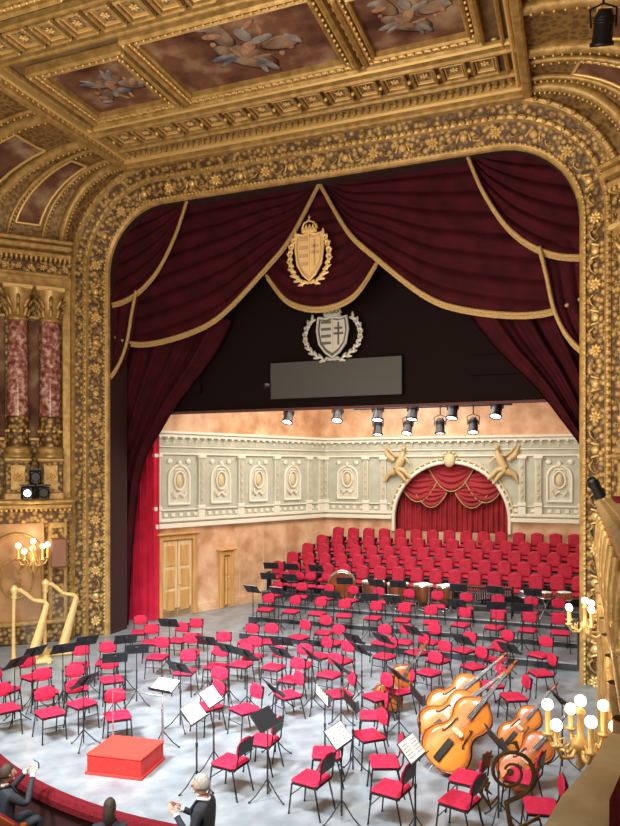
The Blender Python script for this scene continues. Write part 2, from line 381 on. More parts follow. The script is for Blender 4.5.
mb.box((.35,-.12,1.75),(.5,.3,3.1),1,b=.03);mb.box((.35,-.28,1.75),(.3,.03,2.7),6,b=.01)
mb.box((1.65,-.06,1.75),(1.9,.16,3.1),10)
arcp=[(1.4+.66*cos(a),-.17,2.3+.66*sin(a)) for a in [pi*i/16 for i in range(17)]]
mb.tube([(2.06,-.17,.5)]+arcp+[(.74,-.17,.5)],.045,6,1)
mb.tube([(1.4+.42*cos(a),-.16,1.75+.55*sin(a)) for a in [2*pi*i/20 for i in range(21)]],.03,6,1)
for k in range(6):
    mb.tube([(1.4+.08*sin(k),-.16,1.35+.13*k),(1.4+.2*cos(k*2),-.18,1.43+.13*k),(1.4+.1*cos(k*2),-.16,1.5+.13*k)],[.02,.03,.02],5,1)
mb.box((LB/2,-.2,.25),(LB,.5,.5),6,b=.03);mb.box((LB/2,-.24,.55),(LB,.56,.12),1,b=.04)
mb.M=None
mb.box((-9.15,-7.5,5),(.3,10,12),5)
BM=[GDARK,GOLD,GOLDB,FLESH,PAINT,GREL,GREL,MARB,PAINT,CEILB,mat('bay_marble',(.40,.20,.08),(.58,.34,.15),scale=2,rough=.4)]
mb.obj('wall_left',BM);mb.obj('wall_right',BM,mirror=True)
def bay(x,y,z): return BAY@Vector((x,y,z))
def candelabra(name,loc,rz,s=1,arms=5,wall=True):
    mb=MB()
    if wall:
        mb.sph((0,.0,0),(.14*s,.05,.3*s),0,10,6);mb.tube([(0,0,0),(0,-.15*s,-.12*s),(0,-.32*s,-.05*s),(0,-.34*s,.1*s)],[.04*s,.035*s,.03*s,.03*s],6,0)
    c=Vector((0,-.34*s,.1*s))
    mb.lathe([(.0,-.28*s),(.05*s,-.22*s),(.03*s,-.14*s),(.09*s,-.05*s),(.1*s,.02*s),(.04*s,.08*s),(.03*s,.3*s),(.06*s,.33*s),(.02*s,.38*s)],c,10,0)
    for k in range(arms):
        w=2*pi*k/arms+.3;d=Vector((cos(w),sin(w),0));r=.34*s;zz=.10*s if k%2 else .2*s
        mb.tube([c+d*.04*s,c+d*r*.35+Vector((0,0,-.12*s)),c+d*r*.8+Vector((0,0,-.10*s)),c+d*r+Vector((0,0,.02*s)),c+d*r*.9+Vector((0,0,.08*s))],[.02*s,.025*s,.02*s,.018*s,.01*s],6,0)
        mb.tube([c+d*r*.6+Vector((0,0,-.11*s)),c+d*r*.65+Vector((0,0,.0)),c+d*r*.45+Vector((0,0,.03*s)),c+d*r*.5+Vector((0,0,-.04*s))],.012*s,5,0)
        q=c+d*r
        mb.lathe([(.01,0),(.06*s,.03*s),(.07*s,.05*s),(.03*s,.06*s),(.03*s,.1*s+zz)],q,8,0)
        mb.sph(q+Vector((0,0,.15*s+zz)),.062*s,1,10,7)
    q=c+Vector((0,0,.45*s));mb.sph(q,.062*s,1,10,7)
    return mb.obj(name,[GOLDB,GLOBE],loc,rz)
p=bay(1.0,-.14,2.15);candelabra('wall_sconce',p,pi/4,1.15,5)
mb=MB();mb.box((0,0,0),(.42,.34,.78),0,b=.03);mb.box((0,-.18,0),(.36,.02,.70),1,b=.01);mb.cyl((0,.17,.1),(0,.4,.1),.03,n=6,mi=2)
p=bay(.36,-.62,2.45);mb.obj('loudspeaker',[SPK,mat('speaker_cloth',(.30,.15,.09),rough=.9),BLK],p,pi/4)
def spotlight(name,loc,rz,tilt,s=1,long=.32,yoke=True):
    mb=MB();Q=Matrix.Rotation(tilt,3,'X')
    A=lambda x,y,z:Q@Vector((x*s,y*s,z*s))
    mb.lathe([(0,.5*long),(.07*s,.5*long),(.10*s,.3*long),(.11*s,-.4*long),(.13*s,-.45*long),(.13*s,-.55*long),(.11*s,-.55*long)],(0,0,0),12,0,R=Q)
    mb.lathe([(0,-.5*long),(.11*s,-.5*long)],(0,0,0),12,1,R=Q)
    for k in range(3): mb.lathe([(.115*s,(.1+.08*k)*long),(.125*s,(.12+.08*k)*long),(.115*s,(.14+.08*k)*long)],(0,0,0),12,0,R=Q)
    if yoke:
        mb.tube([A(-.13,0,0),(-.14*s,0,.2*s),(0,0,.26*s),(.14*s,0,.2*s),A(.13,0,0)],.012*s,5,0);mb.cyl((0,0,.25*s),(0,0,.5*s),.015*s,n=6)
        mb.box((0,0,.52*s),(.06*s,.09*s,.09*s),0,b=.01)
    return mb.obj(name,[BLK,LENS],loc,rz)
mb=MB();mb.cyl((0,.2,.3),(0,-.5,.3),.03,n=6)
for k,(x,z) in enumerate(((-.22,0),(.18,0),(-.02,.42))):
    mb.box((x,-.5,z),(.30,.32,.34),0,b=.04);mb.lathe([(.11,-.02),(.13,0),(.13,.06)],(x,-.7,z),10,0,R=Matrix.Rotation(pi/2,3,'X'));mb.box((x,-.50,z+.2),(.36,.1,.04),0)
    mb.cyl((x,-.5,z+.15),(x*.3,-.4,.3),.02,n=5)
mb.sph((-.22,-.75,-.0),(.09,.03,.09),1,8,5)
p=bay(.95,-.55,4.15);mb.obj('stage_lantern_cluster',[BLK,LENS],(p.x,p.y,4.1),pi/4)
# ---------------------------------------------------------------- curtains
def trim(mb,pts,r=.05,mi=1,n=40,fr=.12):
    P=[interp(pts,i/n) for i in range(n+1)]
    mb.tube(P,r,6,mi)
    vs=[]
    for p in P: vs+=[p,p+Vector((0,0,-fr))]
    mb.add(vs,[(2*i,2*i+1,2*i+3,2*i+2) for i in range(n)],mi)
mb=MB()
mb.grid(lambda u,v:Vector((lerp(-6.9,6.9,u),.80+.07*sin(u*2*pi*34)+.03*sin(u*2*pi*13),lerp(12.5,10.2 if abs(lerp(-6.9,6.9,u))>1.6 else 9.9,v))),280,3,0)
Dc=[(-1.75,.72,10.2),(-1.55,.66,9.9),(-.9,.6,9.15),(0,.58,8.88),(.9,.6,9.12),(1.5,.66,9.9),(1.7,.72,10.2)]
def sw(B,T,nf,amp,yoff):
    def fn(u,v):
        b=interp(B,u);t=interp(T,u);p=t.lerp(b,v)
        env=max(.15,sin(pi*u))**.7
        p.y=yoff-amp*env*(abs(sin(pi*nf*(v+.12*sin(3*u))))*1.0)-.12*v*env
        return p
    return fn
mb.grid(sw(Dc,[(-.5,.7,12.2),(0,.7,12.3),(.5,.7,12.2)],9,.13,.68),40,72,0)
Bc=[(x,.5,z) for x,z in((0,12.1),(-.76,10.78),(-1.48,10.04),(-2.68,9.0),(-3.6,8.56),(-5.0,8.30),(-6.0,8.42),(-7,8.95))]
Tc=[(x,.5,z) for x,z in((0,12.3),(-1.5,12.35),(-3.5,12.4),(-5.2,12.2),(-7,11.2))]
mir=lambda P:[(-x,y,z) for x,y,z in P]
mb.grid(sw(Bc,Tc,8,.14,.60),50,80,0);mb.grid(sw(mir(Bc),mir(Tc),8,.14,.60),50,80,0)
Ac=[(x,.3,z) for x,z in((-3.75,12.2),(-4.15,11.2),(-4.75,10.25),(-5.5,9.66),(-6.3,9.46),(-7,9.6))]
Ta=[(x,.3,z) for x,z in((-3.8,12.4),(-5.0,12.5),(-6,12.6),(-7,12.6))]
mb.grid(sw(Ac,Ta,7,.14,.46),40,70,0);mb.grid(sw(mir(Ac),mir(Ta),7,.14,.46),40,70,0)
Jc=[(x,.2,z) for x,z in((-5.4,9.75),(-5.55,9.1),(-5.75,8.2),(-6.15,7.5),(-6.95,6.85))]
def tail(sg):
    def fn(u,v):
        b=interp(Jc,u);t=Vector((-7.1,.2,lerp(10.2,6.8,u)));p=t.lerp(b,v);p.y=.34-.12*abs(sin(pi*5*v))*(.4+u);p.x*=sg;return p
    return fn
mb.grid(tail(1),30,50,0);mb.grid(tail(-1),30,50,0)
for P in(Bc,mir(Bc)): trim(mb,[(x,.34 if abs(x)>.3 else .42,z) for x,y,z in P])
for P in(Ac,mir(Ac)): trim(mb,[(x,.2,z) for x,y,z in P])
for P in(Jc,mir(Jc)): trim(mb,[(x,.14,z) for x,y,z in P])
trim(mb,[(x,.46 if abs(x)<1 else .52,z) for x,y,z in Dc[1:-1]])
E=[(-2.9,8.9),(-3.25,8.3),(-3.8,7.6),(-4.6,6.75),(-5.2,5.95),(-5.85,4.9),(-6.15,3.5),(-6.35,1.5),(-6.45,.02)]
def tied(sg,dx):
    def fn(u,v):
        b=interp([(x,0,z) for x,z in E],u);z=b.z;x=lerp(b.x,-7.4,v) if sg<0 else lerp(-b.x+dx,7.3,v)
        return Vector((x,1.15+.10*sin(2*pi*6*v+u)+.03*sin(2*pi*15*v),max(z+ (1-u)*(1-u)*2.2*v,.02)))
    return fn
mb.grid(tied(-1,0),60,110,0);mb.grid(tied(1,.6),60,110,0)
mb.obj('stage_curtain',[VEL,FRINGE])
mb=MB();mb.grid(lambda u,v:Vector((-7.15+1.15*u+.05*sin(u*2*pi*6),1.65+.5*u+.07*cos(u*2*pi*6),lerp(6.6,.02,v))),72,4,0)
mb.obj('side_drape',[VELB])
mb=MB();mb.box((0,1.75,9.4),(14,.12,5.9),0);mb.box((.3,1.66,6.40),(12.4,.10,.06),1);mb.obj('black_header_board',[BLACK,mat('header_edge',(.12,.04,.04),rough=.8)])
mb=MB();mb.box((0,1.60,7.2),(3.8,.12,1.05),0,b=.02);
mb.tube([(-1.9,1.53,6.68),(1.9,1.53,6.68),(1.9,1.53,7.72),(-1.9,1.53,7.72),(-1.9,1.53,6.68)],.02,4,1)
mb.box((4.3,1.6,7.35),(1.3,.14,.5),1,b=.02);mb.box((-4.4,1.6,7.2),(.5,.2,.5),1,b=.02)
mb.obj('surtitle_screen',[SCREEN,BLACK])
def coat(name,loc,w,h,m1,m2,m3,wreath):
    mb=MB();sh=[(-.30,.30),(-.33,.05),(-.28,-.2),(-.15,-.36),(0,-.46),(.15,-.36),(.28,-.2),(.33,.05),(.30,.30),(.15,.27),(0,.30),(-.15,.27)]
    mb.prism([(x*w,0,z*h) for x,z in sh],(0,.06,0),1);mb.prism([(x*w*.82,-.03,z*h*.82) for x,z in sh],(0,.05,0),0)
    mb.tube([(x*w,-.02,z*h) for x,z in sh+[sh[0]]],.03*w,5,0)
    for i in range(4): mb.box((-.13*w,-.05,(.2-.13*i)*h),(.2*w,.03,.05*h),1)
    mb.box((.13*w,-.05,-.02*h),(.03*w,.03,.42*h),1);mb.box((.13*w,-.05,.08*h),(.16*w,.03,.04*h),1);mb.box((.13*w,-.05,-.02*h),(.2*w,.03,.04*h),1)
    mb.box((0,-.045,-.02*h),(.03*w,.03,.6*h),0)
    mb.box((0,-.02,.34*h),(.36*w,.08,.07*h),0,b=.02)
    for k in range(5):
        x=(-.16+.08*k)*w;mb.sph((x,-.06,.35*h),.025*w,2,6,4);mb.prism([(x-.04*w,-.02,.37*h),(x+.04*w,-.02,.37*h),(x,-.02,.45*h)],(0,.05,0),0)
    mb.tube([(-.17*w,-.02,.38*h),(-.12*w,-.05,.46*h),(0,-.06,.49*h),(.12*w,-.05,.46*h),(.17*w,-.02,.38*h)],.02*w,5,0);mb.sph((0,-.05,.50*h),.03*w,0,6,4);mb.box((.01*w,-.05,.54*h),(.015*w,.02,.07*h),0);mb.box((.01*w,-.05,.545*h),(.05*w,.02,.015*h),0)
    for sg in(-1,1):
        arc=[(sg*wreath*w*cos(a),0,-.05*h+.46*h*sin(a)) for a in [-pi/2+.05+i*.24 for i in range(10)]]
        mb.tube([(x,0,z) for x,y,z in arc],.015*w,5,0)
        for i,(x,y,z) in enumerate(arc[1:]):
            for q in(-1,1):
                a=-pi/2+.29+i*.24+q*.6;d=Vector((sg*-sin(a)*1.0,0,cos(a)))
                mb.sph(Vector((x,-.03,z))+d*.07*w+Vector((sg*q*.035*w,0,0)),(.035*w,.02,.085*h),0,6,5,R=rotto(d))
        mb.tube([(0,-.02,-.5*h),(sg*.12*w,-.04,-.46*h),(sg*.18*w,-.02,-.54*h)],.025*w,5,0)
    return mb.obj(name,[m1,m2,m3],loc)
coat('coat_of_arms',(-.22,.28,10.3),1.15,1.6,mat('crest_gold',(.95,.68,.30),rough=.35,metal=.2),mat('shield_cream',(.66,.42,.26),rough=.5),GOLDB,.46)
coat('coat_of_arms',(0,1.45,8.42),1.35,1.45,SILV,mat('shield_grey',(.12,.115,.11),rough=.5),SILV,.58)
# ---------------------------------------------------------------- concert shell
def wallframe(ox,oy,dx,dy):
    l=math.hypot(dx,dy);ex,ey=dx/l,dy/l
    return Matrix(((ex,-ey,0,ox),(ey,ex,0,oy),(0,0,1,0),(0,0,0,1))),l
def shell_wall(mb,L,bays,skip=None,pil=None):
    mb.box((L/2,.1,1.45),(L,.2,2.9),0)
    mb.box((L/2,.1,4.4),(L,.2,2.9),1)
    mb.box((L/2,.1,7.2),(L,.2,2.8),0)
    for z,h,d,m in((2.92,.14,.16,2),(3.10,.10,.10,2),(3.42,.05,.06,2),(5.22,.06,.08,2),(5.45,.05,.07,2),(5.80,.10,.16,2),(5.90,.09,.24,2)):
        if skip and z<4.95:
            a,b=skip;mb.box((a/2,-d/2,z),(a,d,h),m,b=.01);mb.box(((b+L)/2,-d/2,z),(L-b,d,h),m,b=.01)
        else: mb.box((L/2,-d/2,z),(L,d,h),m,b=.01)
    mb.box((L/2,-.02,5.62),(L,.03,.26),5)
    k=int(L/.28)
    for i in range(k):
        x=(i+.5)*L/k;rosette(mb,(x,-.05,5.62),(0,-1,0),.075,2,5);mb.box((x,-.14,5.73),(.08,.1,.06),2)
        if not(skip and skip[0]-.1<x<skip[1]+.1):
            mb.box((x,-.03,3.26),(.14,.04,.12),2,b=.01)
    for x in pil:
        mb.box((x,-.05,4.32),(.22,.10,1.8),3,b=.01);mb.box((x,-.11,4.32),(.12,.02,1.5),5);mb.box((x,-.08,5.15),(.32,.16,.12),2,b=.02);mb.box((x,-.07,3.48),(.30,.14,.14),2,b=.02);mb.box((x,-.06,3.25),(.26,.1,.3),2,b=.01)
        for j in range(5): mb.sph((x,-.13,3.75+j*.27),(.04,.02,.08),4,6,4)
    for x in bays:
        r=.40
        arc=[(x+r*cos(a),-.03,4.45+r*sin(a)) for a in [pi*i/14 for i in range(15)]]
        mb.tube([(x+r,-.03,3.6)]+arc+[(x-r,-.03,3.6)],.045,6,2);mb.tube([(x-r,-.03,3.6),(x+r,-.03,3.6)],.045,6,2)
        mb.poly([(x+r,-.01,3.6)]+[(p[0],-.01,p[2]) for p in arc]+[(x-r,-.01,3.6)],3)
        mb.tube([(x+.20*cos(a),-.06,4.35+.30*sin(a)) for a in [2*pi*i/16 for i in range(17)]],.035,6,2)
        mb.sph((x,-.03,4.35),(.14,.06,.22),4,8,6)
        for sg in(-1,1):
            mb.tube([(x,-.05,3.95),(x+sg*.15,-.06,3.82),(x+sg*.26,-.06,3.95),(x+sg*.2,-.06,4.05)],[.03,.04,.03,.015],5,2)
            mb.tube([(x,-.05,4.72),(x+sg*.13,-.06,4.72),(x+sg*.2,-.06,4.6)],[.04,.03,.015],5,2)
            mb.sph((x+sg*.36,-.03,4.98),(.12,.03,.09),2,6,4)
        mb.sph((x,-.06,4.92),(.09,.05,.1),2,6,4)
MW=[PEACH,GREENP,WHITEP,CREAM,mat('relief_gold',(.66,.54,.32),rough=.5),GREENP]
mb=MB();mb.M,L=wallframe(-6.2,2.2,3.1,7.2)
shell_wall(mb,L,[.95,2.65,4.35,6.05],pil=[.1,1.8,3.5,5.2,6.9,7.55])
def doorp(mb,x0,x1,z0,z1,w=.16):
    mb.box((x0+w/2,-.06,(z0+z1)/2),(w,.16,z1-z0),6,b=.02);mb.box((x1-w/2,-.06,(z0+z1)/2),(w,.16,z1-z0),6,b=.02);mb.box(((x0+x1)/2,-.06,z1-w/2),(x1-x0-2*w,.16,w),6,b=.02)
    mb.box(((x0+x1)/2,-.10,z1+.04),(x1-x0+.16,.26,.08),6,b=.03)
LM=mb.M.copy()
for i in range(4): mb.box((3.5+i*1.1,-.012,1.5),(.02,.02,2.7),4)
mb.box((L/2,-.03,.15),(L,.06,.3),0,b=.01)
mb.obj('wall_stage_left',MW)
mb=MB();mb.M=LM
def door(mb,x0,x1,z0,z1):
    doorp(mb,x0,x1,z0,z1)
    xm=(x0+x1)/2;w=(x1-x0)/2-.18
    for sg in(-1,1):
        c=xm+sg*w/2
        mb.box((c,-.03,(z0+z1)/2-.08),(w-.02,.06,z1-z0-.2),7)
        for a,b in((.08,.34),(.38,.62),(.66,.93)):
            za,zb=lerp(z0,z1-.16,a),lerp(z0,z1-.16,b)
            mb.box((c,-.07,(za+zb)/2),(w-.22,.03,zb-za),8,b=.012)
    mb.sph((xm+.07,-.1,z0+1.05),.035,9,8,5)
door(mb,.12,1.6,0,2.62);mb.obj('door_1',[GOLD]*6+[WOODD,WOODL,WOODD,GOLDB])
mb=MB();mb.M=LM;door(mb,2.55,3.15,0,1.95);mb.obj('door_2',[GOLD]*6+[WOODD,PEACH,WOODD,GOLDB])
mb=MB();mb.M=Matrix.Translation((-3.15,9.4,0));L=12
AC,AR,AZ=4.95,2.08,2.86
mb.box((L/2,.1,1.2),(L,.2,2.4),0)
mb.box(((AC-AR)/2,.1,2.65),(AC-AR,.2,.5),0);mb.box(((AC+AR+L)/2,.1,2.65),(L-AC-AR,.2,.5),0)
mb.box(((AC-AR)/2,.1,4.4),(AC-AR,.2,3.0),1);mb.box(((AC+AR+L)/2,.1,4.4),(L-AC-AR,.2,3.0),1)
mb.box((L/2,.1,7.2),(L,.2,2.8),0)
na=24;vs=[];
for i in range(na+1):
    a=pi-pi*i/na;x=AC+AR*cos(a);z=AZ+AR*sin(a)
    vs+=[(x,0,z),(x,0,5.9),(x,.2,z)]
mb.add(vs,[(3*i,3*i+3,3*i+4,3*i+1) for i in range(na)]+[(3*i,3*i+2,3*i+5,3*i+3) for i in range(na)],1)
bb=mb.box
def nb(c,d,mi=0,b=0,R=None):
    if mi in(0,1) and d[2]>2: return
    bb(c,d,mi,b,R)
mb.box=nb;shell_wall(mb,L,[1.0,8.75,10.3],skip=(AC-AR-.1,AC+AR+.1),pil=[.12,1.75,2.45,7.5,8.05,9.5]);mb.box=bb
arcpts=lambda r,y:[(AC+r*cos(pi*i/30),y,AZ+r*sin(pi*i/30)) for i in range(31)]
mb.tube([(AC+AR+.05,-.04,2.4)]+arcpts(AR+.05,-.04)+[(AC-AR-.05,-.04,2.4)],.07,8,2);mb.tube(arcpts(AR+.2,-.03),.04,6,4)
for i in range(1,30): mb.sph(arcpts(AR+.13,-.05)[i],.05,2,6,4)
mb.sph((AC,-.12,AZ+AR+.12),(.22,.1,.26),4,10,6)
for k in range(7): mb.sph((AC+.28*cos(k*pi/6),-.1,AZ+AR+.15+.26*sin(k*pi/6)),.06,4,6,4)
mb.obj('wall_back',MW)
for sg in(-1,1):
    mb=MB()
    def Pp(x,z,y=-.12): return (sg*x,y,z)
    mb.tube([Pp(0,.0),Pp(.12,.2),Pp(.22,.42),Pp(.26,.58),Pp(.27,.66)],[.14,.16,.15,.07,.06],8,0)
    mb.sph(Pp(.28,.76),(.09,.09,.11),0,8,6)
    mb.tube([Pp(0,0),Pp(.28,-.05,-.2),Pp(.5,-.32,-.16)],[.13,.10,.06],7,0);mb.tube([Pp(.5,-.32,-.16),Pp(.6,-.38,-.2)],[.05,.04],6,0)
    mb.tube([Pp(0,-.02),Pp(.2,-.25,-.16),Pp(.42,-.55)],[.13,.09,.05],7,0)
    mb.tube([Pp(.22,.5),Pp(-.02,.46),Pp(-.2,.6),Pp(-.36,.82)],[.06,.05,.045,.03],6,0)
    mb.tube([Pp(.26,.48),Pp(.45,.30,-.2),Pp(.56,.14,-.2)],[.06,.05,.03],6,0)
    mb.tube([Pp(-.1,.3,-.06),Pp(-.35,.5,-.05),Pp(-.5,.85,-.05)],[.10,.12,.02],6,0)
    mb.tube([Pp(-.05,-.1),Pp(-.3,-.2),Pp(-.45,-.5)],[.16,.12,.03],7,0)
    mb.obj('reclining_statue',[mat('statue_gold',(.58,.42,.20),rough=.45)],(-3.15+AC-sg*1.98,9.38,4.75))
mb=MB();x0=-3.15+AC
def ad(u,v):
    x=lerp(-AR,AR,u);top=math.sqrt(max(AR*AR-x*x,0))+AZ
    return Vector((x0+x,9.85+.06*sin(u*2*pi*22)+.03*sin(u*2*pi*9),lerp(top+.1,1.6,v)))
mb.grid(ad,180,4,0)
for cxx,hw,zt,zb in((-1.25,.75,4.35,3.55),(0,.85,4.85,3.95),(1.25,.75,4.35,3.55),(-.75,.6,3.9,3.35),(.75,.6,3.9,3.35)):
    def sf(u,v):
        x=lerp(-hw,hw,u);b=zt-(zt-zb)*(1-(2*u-1)**2)-.05;t=zt+.25*(1-(2*u-1)**2)+.05
        return Vector((x0+cxx+x,9.72-.10*sin(pi*u)*abs(sin(pi*5*v))-.05*v,lerp(t,b,v)))
    mb.grid(sf,20,36,0)
    mb.tube([sf(i/20,1)+Vector((0,-.03,0)) for i in range(21)],.028,5,1)
mb.obj('arch_drape',[SWR,FRINGE])
mb=MB();mb.M,L=wallframe(6.9,9.4,0,-7.2);shell_wall(mb,7.2,[1,3,5],pil=[.2,2,4,6]);mb.obj('wall_stage_right',MW)
mb=MB();mb.box((.6,6,8.5),(14,8,.15),0);mb.obj('ceiling_stage',[PEACH])
mb=MB();mb.box((0,13,5),(19,.2,14),0);mb.obj('wall_stage_rear',[BLACK])
# ---------------------------------------------------------------- choir seating
def seat(mb,x,y,z):
    mb.box((x,y,z+.44),(.44,.42,.12),0,b=.05)
    Q=Matrix.Rotation(-.16,3,'X');mb.box((x,y+.24,z+.70),(.42,.10,.42),0,b=.048,R=Q);mb.sph((x,y+.265,z+.88),(.19,.05,.09),0,10,6)
    mb.box((x,y+.30,z+.66),(.42,.03,.5),1,b=.01,R=Q)
    for sg in(-1,1):
        mb.box((x+sg*.255,y+.02,z+.60),(.035,.36,.045),1,b=.015);mb.box((x+sg*.255,y+.05,z+.30),(.03,.30,.58),1,b=.01)
for k in range(5):
    y=5.15+.82*k;z=.62+.235*k;xl=-3.6+ [-.1,.1,.35,.6,.95][k]
    xl=max(xl,-6.2+(y-2.2)*3.1/7.2+.3)
    mb=MB();mb.box(((xl+6.6)/2,y+.1,z/2),(6.6-xl,.815,z),0);mb.box(((xl+6.6)/2,y+.1,z+.01),(6.6-xl,.815,.02),1);mb.obj('choir_riser',[RISER,RTOP])
    mb=MB();x=xl+.35
    while x<6.4:
        seat(mb,x,y,z+.02)
        x+=.60
    mb.obj('choir_seat_row',[SEATR,BLK])
# ---------------------------------------------------------------- stage spotlights on pipes
mb=MB()
for y,z,xa,xb in((3,6.95,-3.9,5.4),(5,6.65,-.5,4.4)):
    mb.cyl((xa,y,z),(xb,y,z),.03,n=6)
    for x in(xa+.3,(xa+xb)/2,xb-.3): mb.cyl((x,y,z),(x,y,8.42),.012,n=4)
mb.obj('lighting_bar',[BLK])
for x in(-1.94,-.38,.84,1.86,2.98,4.17): spotlight('stage_spotlight',(x,3,6.36),R.uniform(-.3,.3),R.uniform(-.2,.25)-.3,1.3,.46)
for x in(.29,1.26,2.26,3.26): spotlight('stage_spotlight',(x,5,6.06),R.uniform(-.3,.3),R.uniform(-.2,.2)-.3,1.3,.46)
# ---------------------------------------------------------------- chairs & stands
def chairmesh():
    mb=MB()
    mb.box((0,0,.455),(.43,.42,.065),0,b=.03);mb.box((0,0,.415),(.40,.39,.02),1,b=.005)
    Q=Matrix.Rotation(.16,3,'X')
    mb.box((0,-.245,.72),(.36,.04,.16),0,b=.018,R=Q);mb.sph((0,-.256,.80),(.165,.018,.055),0,10,6,R=Q);mb.sph((0,-.236,.645),(.165,.018,.045),0,10,6,R=Q)
    mb.box((0,-.276,.722),(.38,.016,.22),1,b=.007,R=Q)
    for sg in(-1,1):
        mb.tube([(sg*.17,-.19,.40),(sg*.175,-.24,.48),(sg*.16,-.262,.66)],.012,5,1)
        mb.tube([(sg*.19,.19,.42),(sg*.21,.23,0)],.012,5,1);mb.tube([(sg*.19,-.17,.42),(sg*.21,-.27,0)],.012,5,1)
        mb.tube([(sg*.19,.19,.42),(sg*.19,-.20,.42)],.012,5,1)
        mb.sph((sg*.21,.23,.01),.018,1,5,3)
    mb.tube([(-.19,-.2,.42),(.19,-.2,.42)],.012,5,1);mb.tube([(-.2,.2,.26),(.2,.2,.26)],.008,5,1)
    return mb.mesh('orchestra_chair',[CUSH,BLK])
CH=chairmesh()
def standmesh(paper,h=1.08,tilt=.85):
    mb=MB()
    for k in range(3):
        w=2*pi*k/3+.5;mb.tube([(0,0,.30),(cos(w)*.17,sin(w)*.17,.10),(cos(w)*.28,sin(w)*.28,.012)],.010,5,0)
        mb.sph((cos(w)*.28,sin(w)*.28,.015),.018,0,5,3)
    mb.cyl((0,0,.08),(0,0,h*.62),.014,n=6);mb.cyl((0,0,h*.6),(0,0,h),.009,n=6);mb.cyl((0,0,h*.60),(0,0,h*.65),.02,n=6)
    Q=Matrix.Rotation(tilt,3,'X')
    def A(x,y,z): return Q@Vector((x,y,z))+Vector((0,0,h))
    mb.box(A(0,.08,0),(.47,.30,.012),0,b=.004,R=Q);mb.box(A(0,-.07,.03),(.47,.012,.06),0,R=Q)
    mb.box(A(0,.08,-.02),(.06,.2,.03),0,R=Q)
    if paper:
        for sg in(-1,1): mb.box(A(sg*.112,.085,.014),(.215,.27,.008),1,R=Q@Matrix.Rotation(sg*.03,3,'Y'))
        for sg in(-1,1):
            for j in range(5): mb.box(A(sg*.112,.0+j*.042,.020),(.17,.005,.002),0,R=Q)
    return mb.mesh('music_stand',[STAND,PAPER])
SB=standmesh(False);SP=standmesh(True);SC=standmesh(True,1.0,.5)
PX,PY=-.45,-7.2
CHT='-41,-60 -33,-68 -42,-51 -33,-58 -24,-67 -39,-41 -29,-54 -22,-61 -35,-37 -12,-64 -26,-47 -45,-10 -36,-18 -27,-29 -31,-14 -30,-9 -22,-23 -15,-37 -11,-31 -16,-19 -7,-28 -14,-9 -7,-21 -3,-46 0,-54 7,-53 1,-27 -9,-7 8,-34 11,-43 6,-23 7,-15 6,-2 14,-28 20,-39 13,-17 -4,0 0,7 17,2 21,-10 21,4 27,-4 28,9 33,-9 37,2 41,-11 33,-19 45,-4 45,10 54,4 29,-48 27,-38 30,-33 31,-57 36,-66 39,-74 28,-75 27,-66 16,-65 15,-74 48,-74 48,-67 55,-64 58,-72 55,-11 51,-29 46,-23'
STT='11,-75 9,-68 -20,-54 -34,-52 -16,-68 -34,-45 -35,-64 21,-74 32,-76 43,-77 50,-68 16,-60 -5,-55 -3,-40 2,-42 -11,-35 25,-61 30,-60 41,-56 14,-38 22,-44 22,-31 9,-35 3,-29 33,-45 18,-23 60,-49 -20,-47 -27,-28 -37,-57 -27,-41 49,-20 40,-15 24,-21 28,-11'
dec=lambda T:[tuple(int(q)/10 for q in p.split(',')) for p in T.split()]
CHW=[(x,.7 if(abs(y-1.0)<.33 and x>-2.9) else y) for x,y in dec(CHT)]
occ=[]
for x,y in CHW:
    # keep chairs from interpenetrating
    for _ in range(6):
        for a,b in occ:
            d=math.hypot(x-a,y-b)
            if 1e-4<d<.56: x+=(x-a)/d*(.56-d);y+=(y-b)/d*(.56-d)
    if y>.70 and x>-2.9: y=.70
    occ.append((x,y))
    a=math.atan2(PY-y,PX-x)-pi/2+R.uniform(-.35,.35);place('orchestra_chair',CH,(x,y,0),a)
BSP=[(2.65,-3.3),(3.75,-3.75),(3.8,-4.75),(4.15,-5.7),(5.1,-4.5),(5.25,-5.95)]
blk=list(occ)+[(p[0]+.2,p[1]) for p in BSP]+[(PX,PY)]*1
wh={0,1,8,9,16}
place('music_stand',SC,(-.33,-6.35,0),-.1);blk.append((-.33,-6.35))
for i,(x,y) in enumerate(dec(STT)):
    if y>.55: y=.55
    for _ in range(12):
        for a,b in blk:
            m=.80 if (a,b)==(PX,PY) else .50
            d=math.hypot(x-a,y-b)
            if 1e-4<d<m: x+=(x-a)/d*(m-d);y+=(y-b)/d*(m-d)
    y=min(y,.55);blk.append((x,y))
    a=math.atan2(PY-y,PX-x)-pi/2+R.uniform(-.3,.3);place('music_stand',SP if i in wh else SB,(x,y,0.0),a)
for (y,z,n0,xa,xb) in((1.7,.204,11,-2.2,5.8),(3.1,.364,11,-2.6,5.8),(4.25,.504,4,-2.9,-1.4)):
    for i in range(n0):
        x=lerp(xa,xb,i/(n0-1))+R.uniform(-.06,.06);place('orchestra_chair',CH,(x,y+.28,z),pi+R.uniform(-.3,.3))
        if i%4!=2: place('music_stand',SP if R.random()<.12 else SB,(x+R.uniform(-.12,.12),y-.33 if y<4 else y-.28,z),pi*0+R.uniform(-.3,.3)+pi)
mb=MB();mb.box((0,0,.15),(.92,.78,.29),0,b=.015);mb.box((0,0,.305),(.94,.80,.03),1,b=.01);mb.box((0,0,.02),(.96,.82,.04),1)
mb.tube([(-.45,.38,.32),(-.45,.38,1.05),(.45,.38,1.05),(.45,.38,.32)],.012,6,2)
mb.obj('conductor_podium',[PODR,mat('podium_carpet',(.66,.04,.025),rough=.9),CHROME],(PX,PY,0),.12)
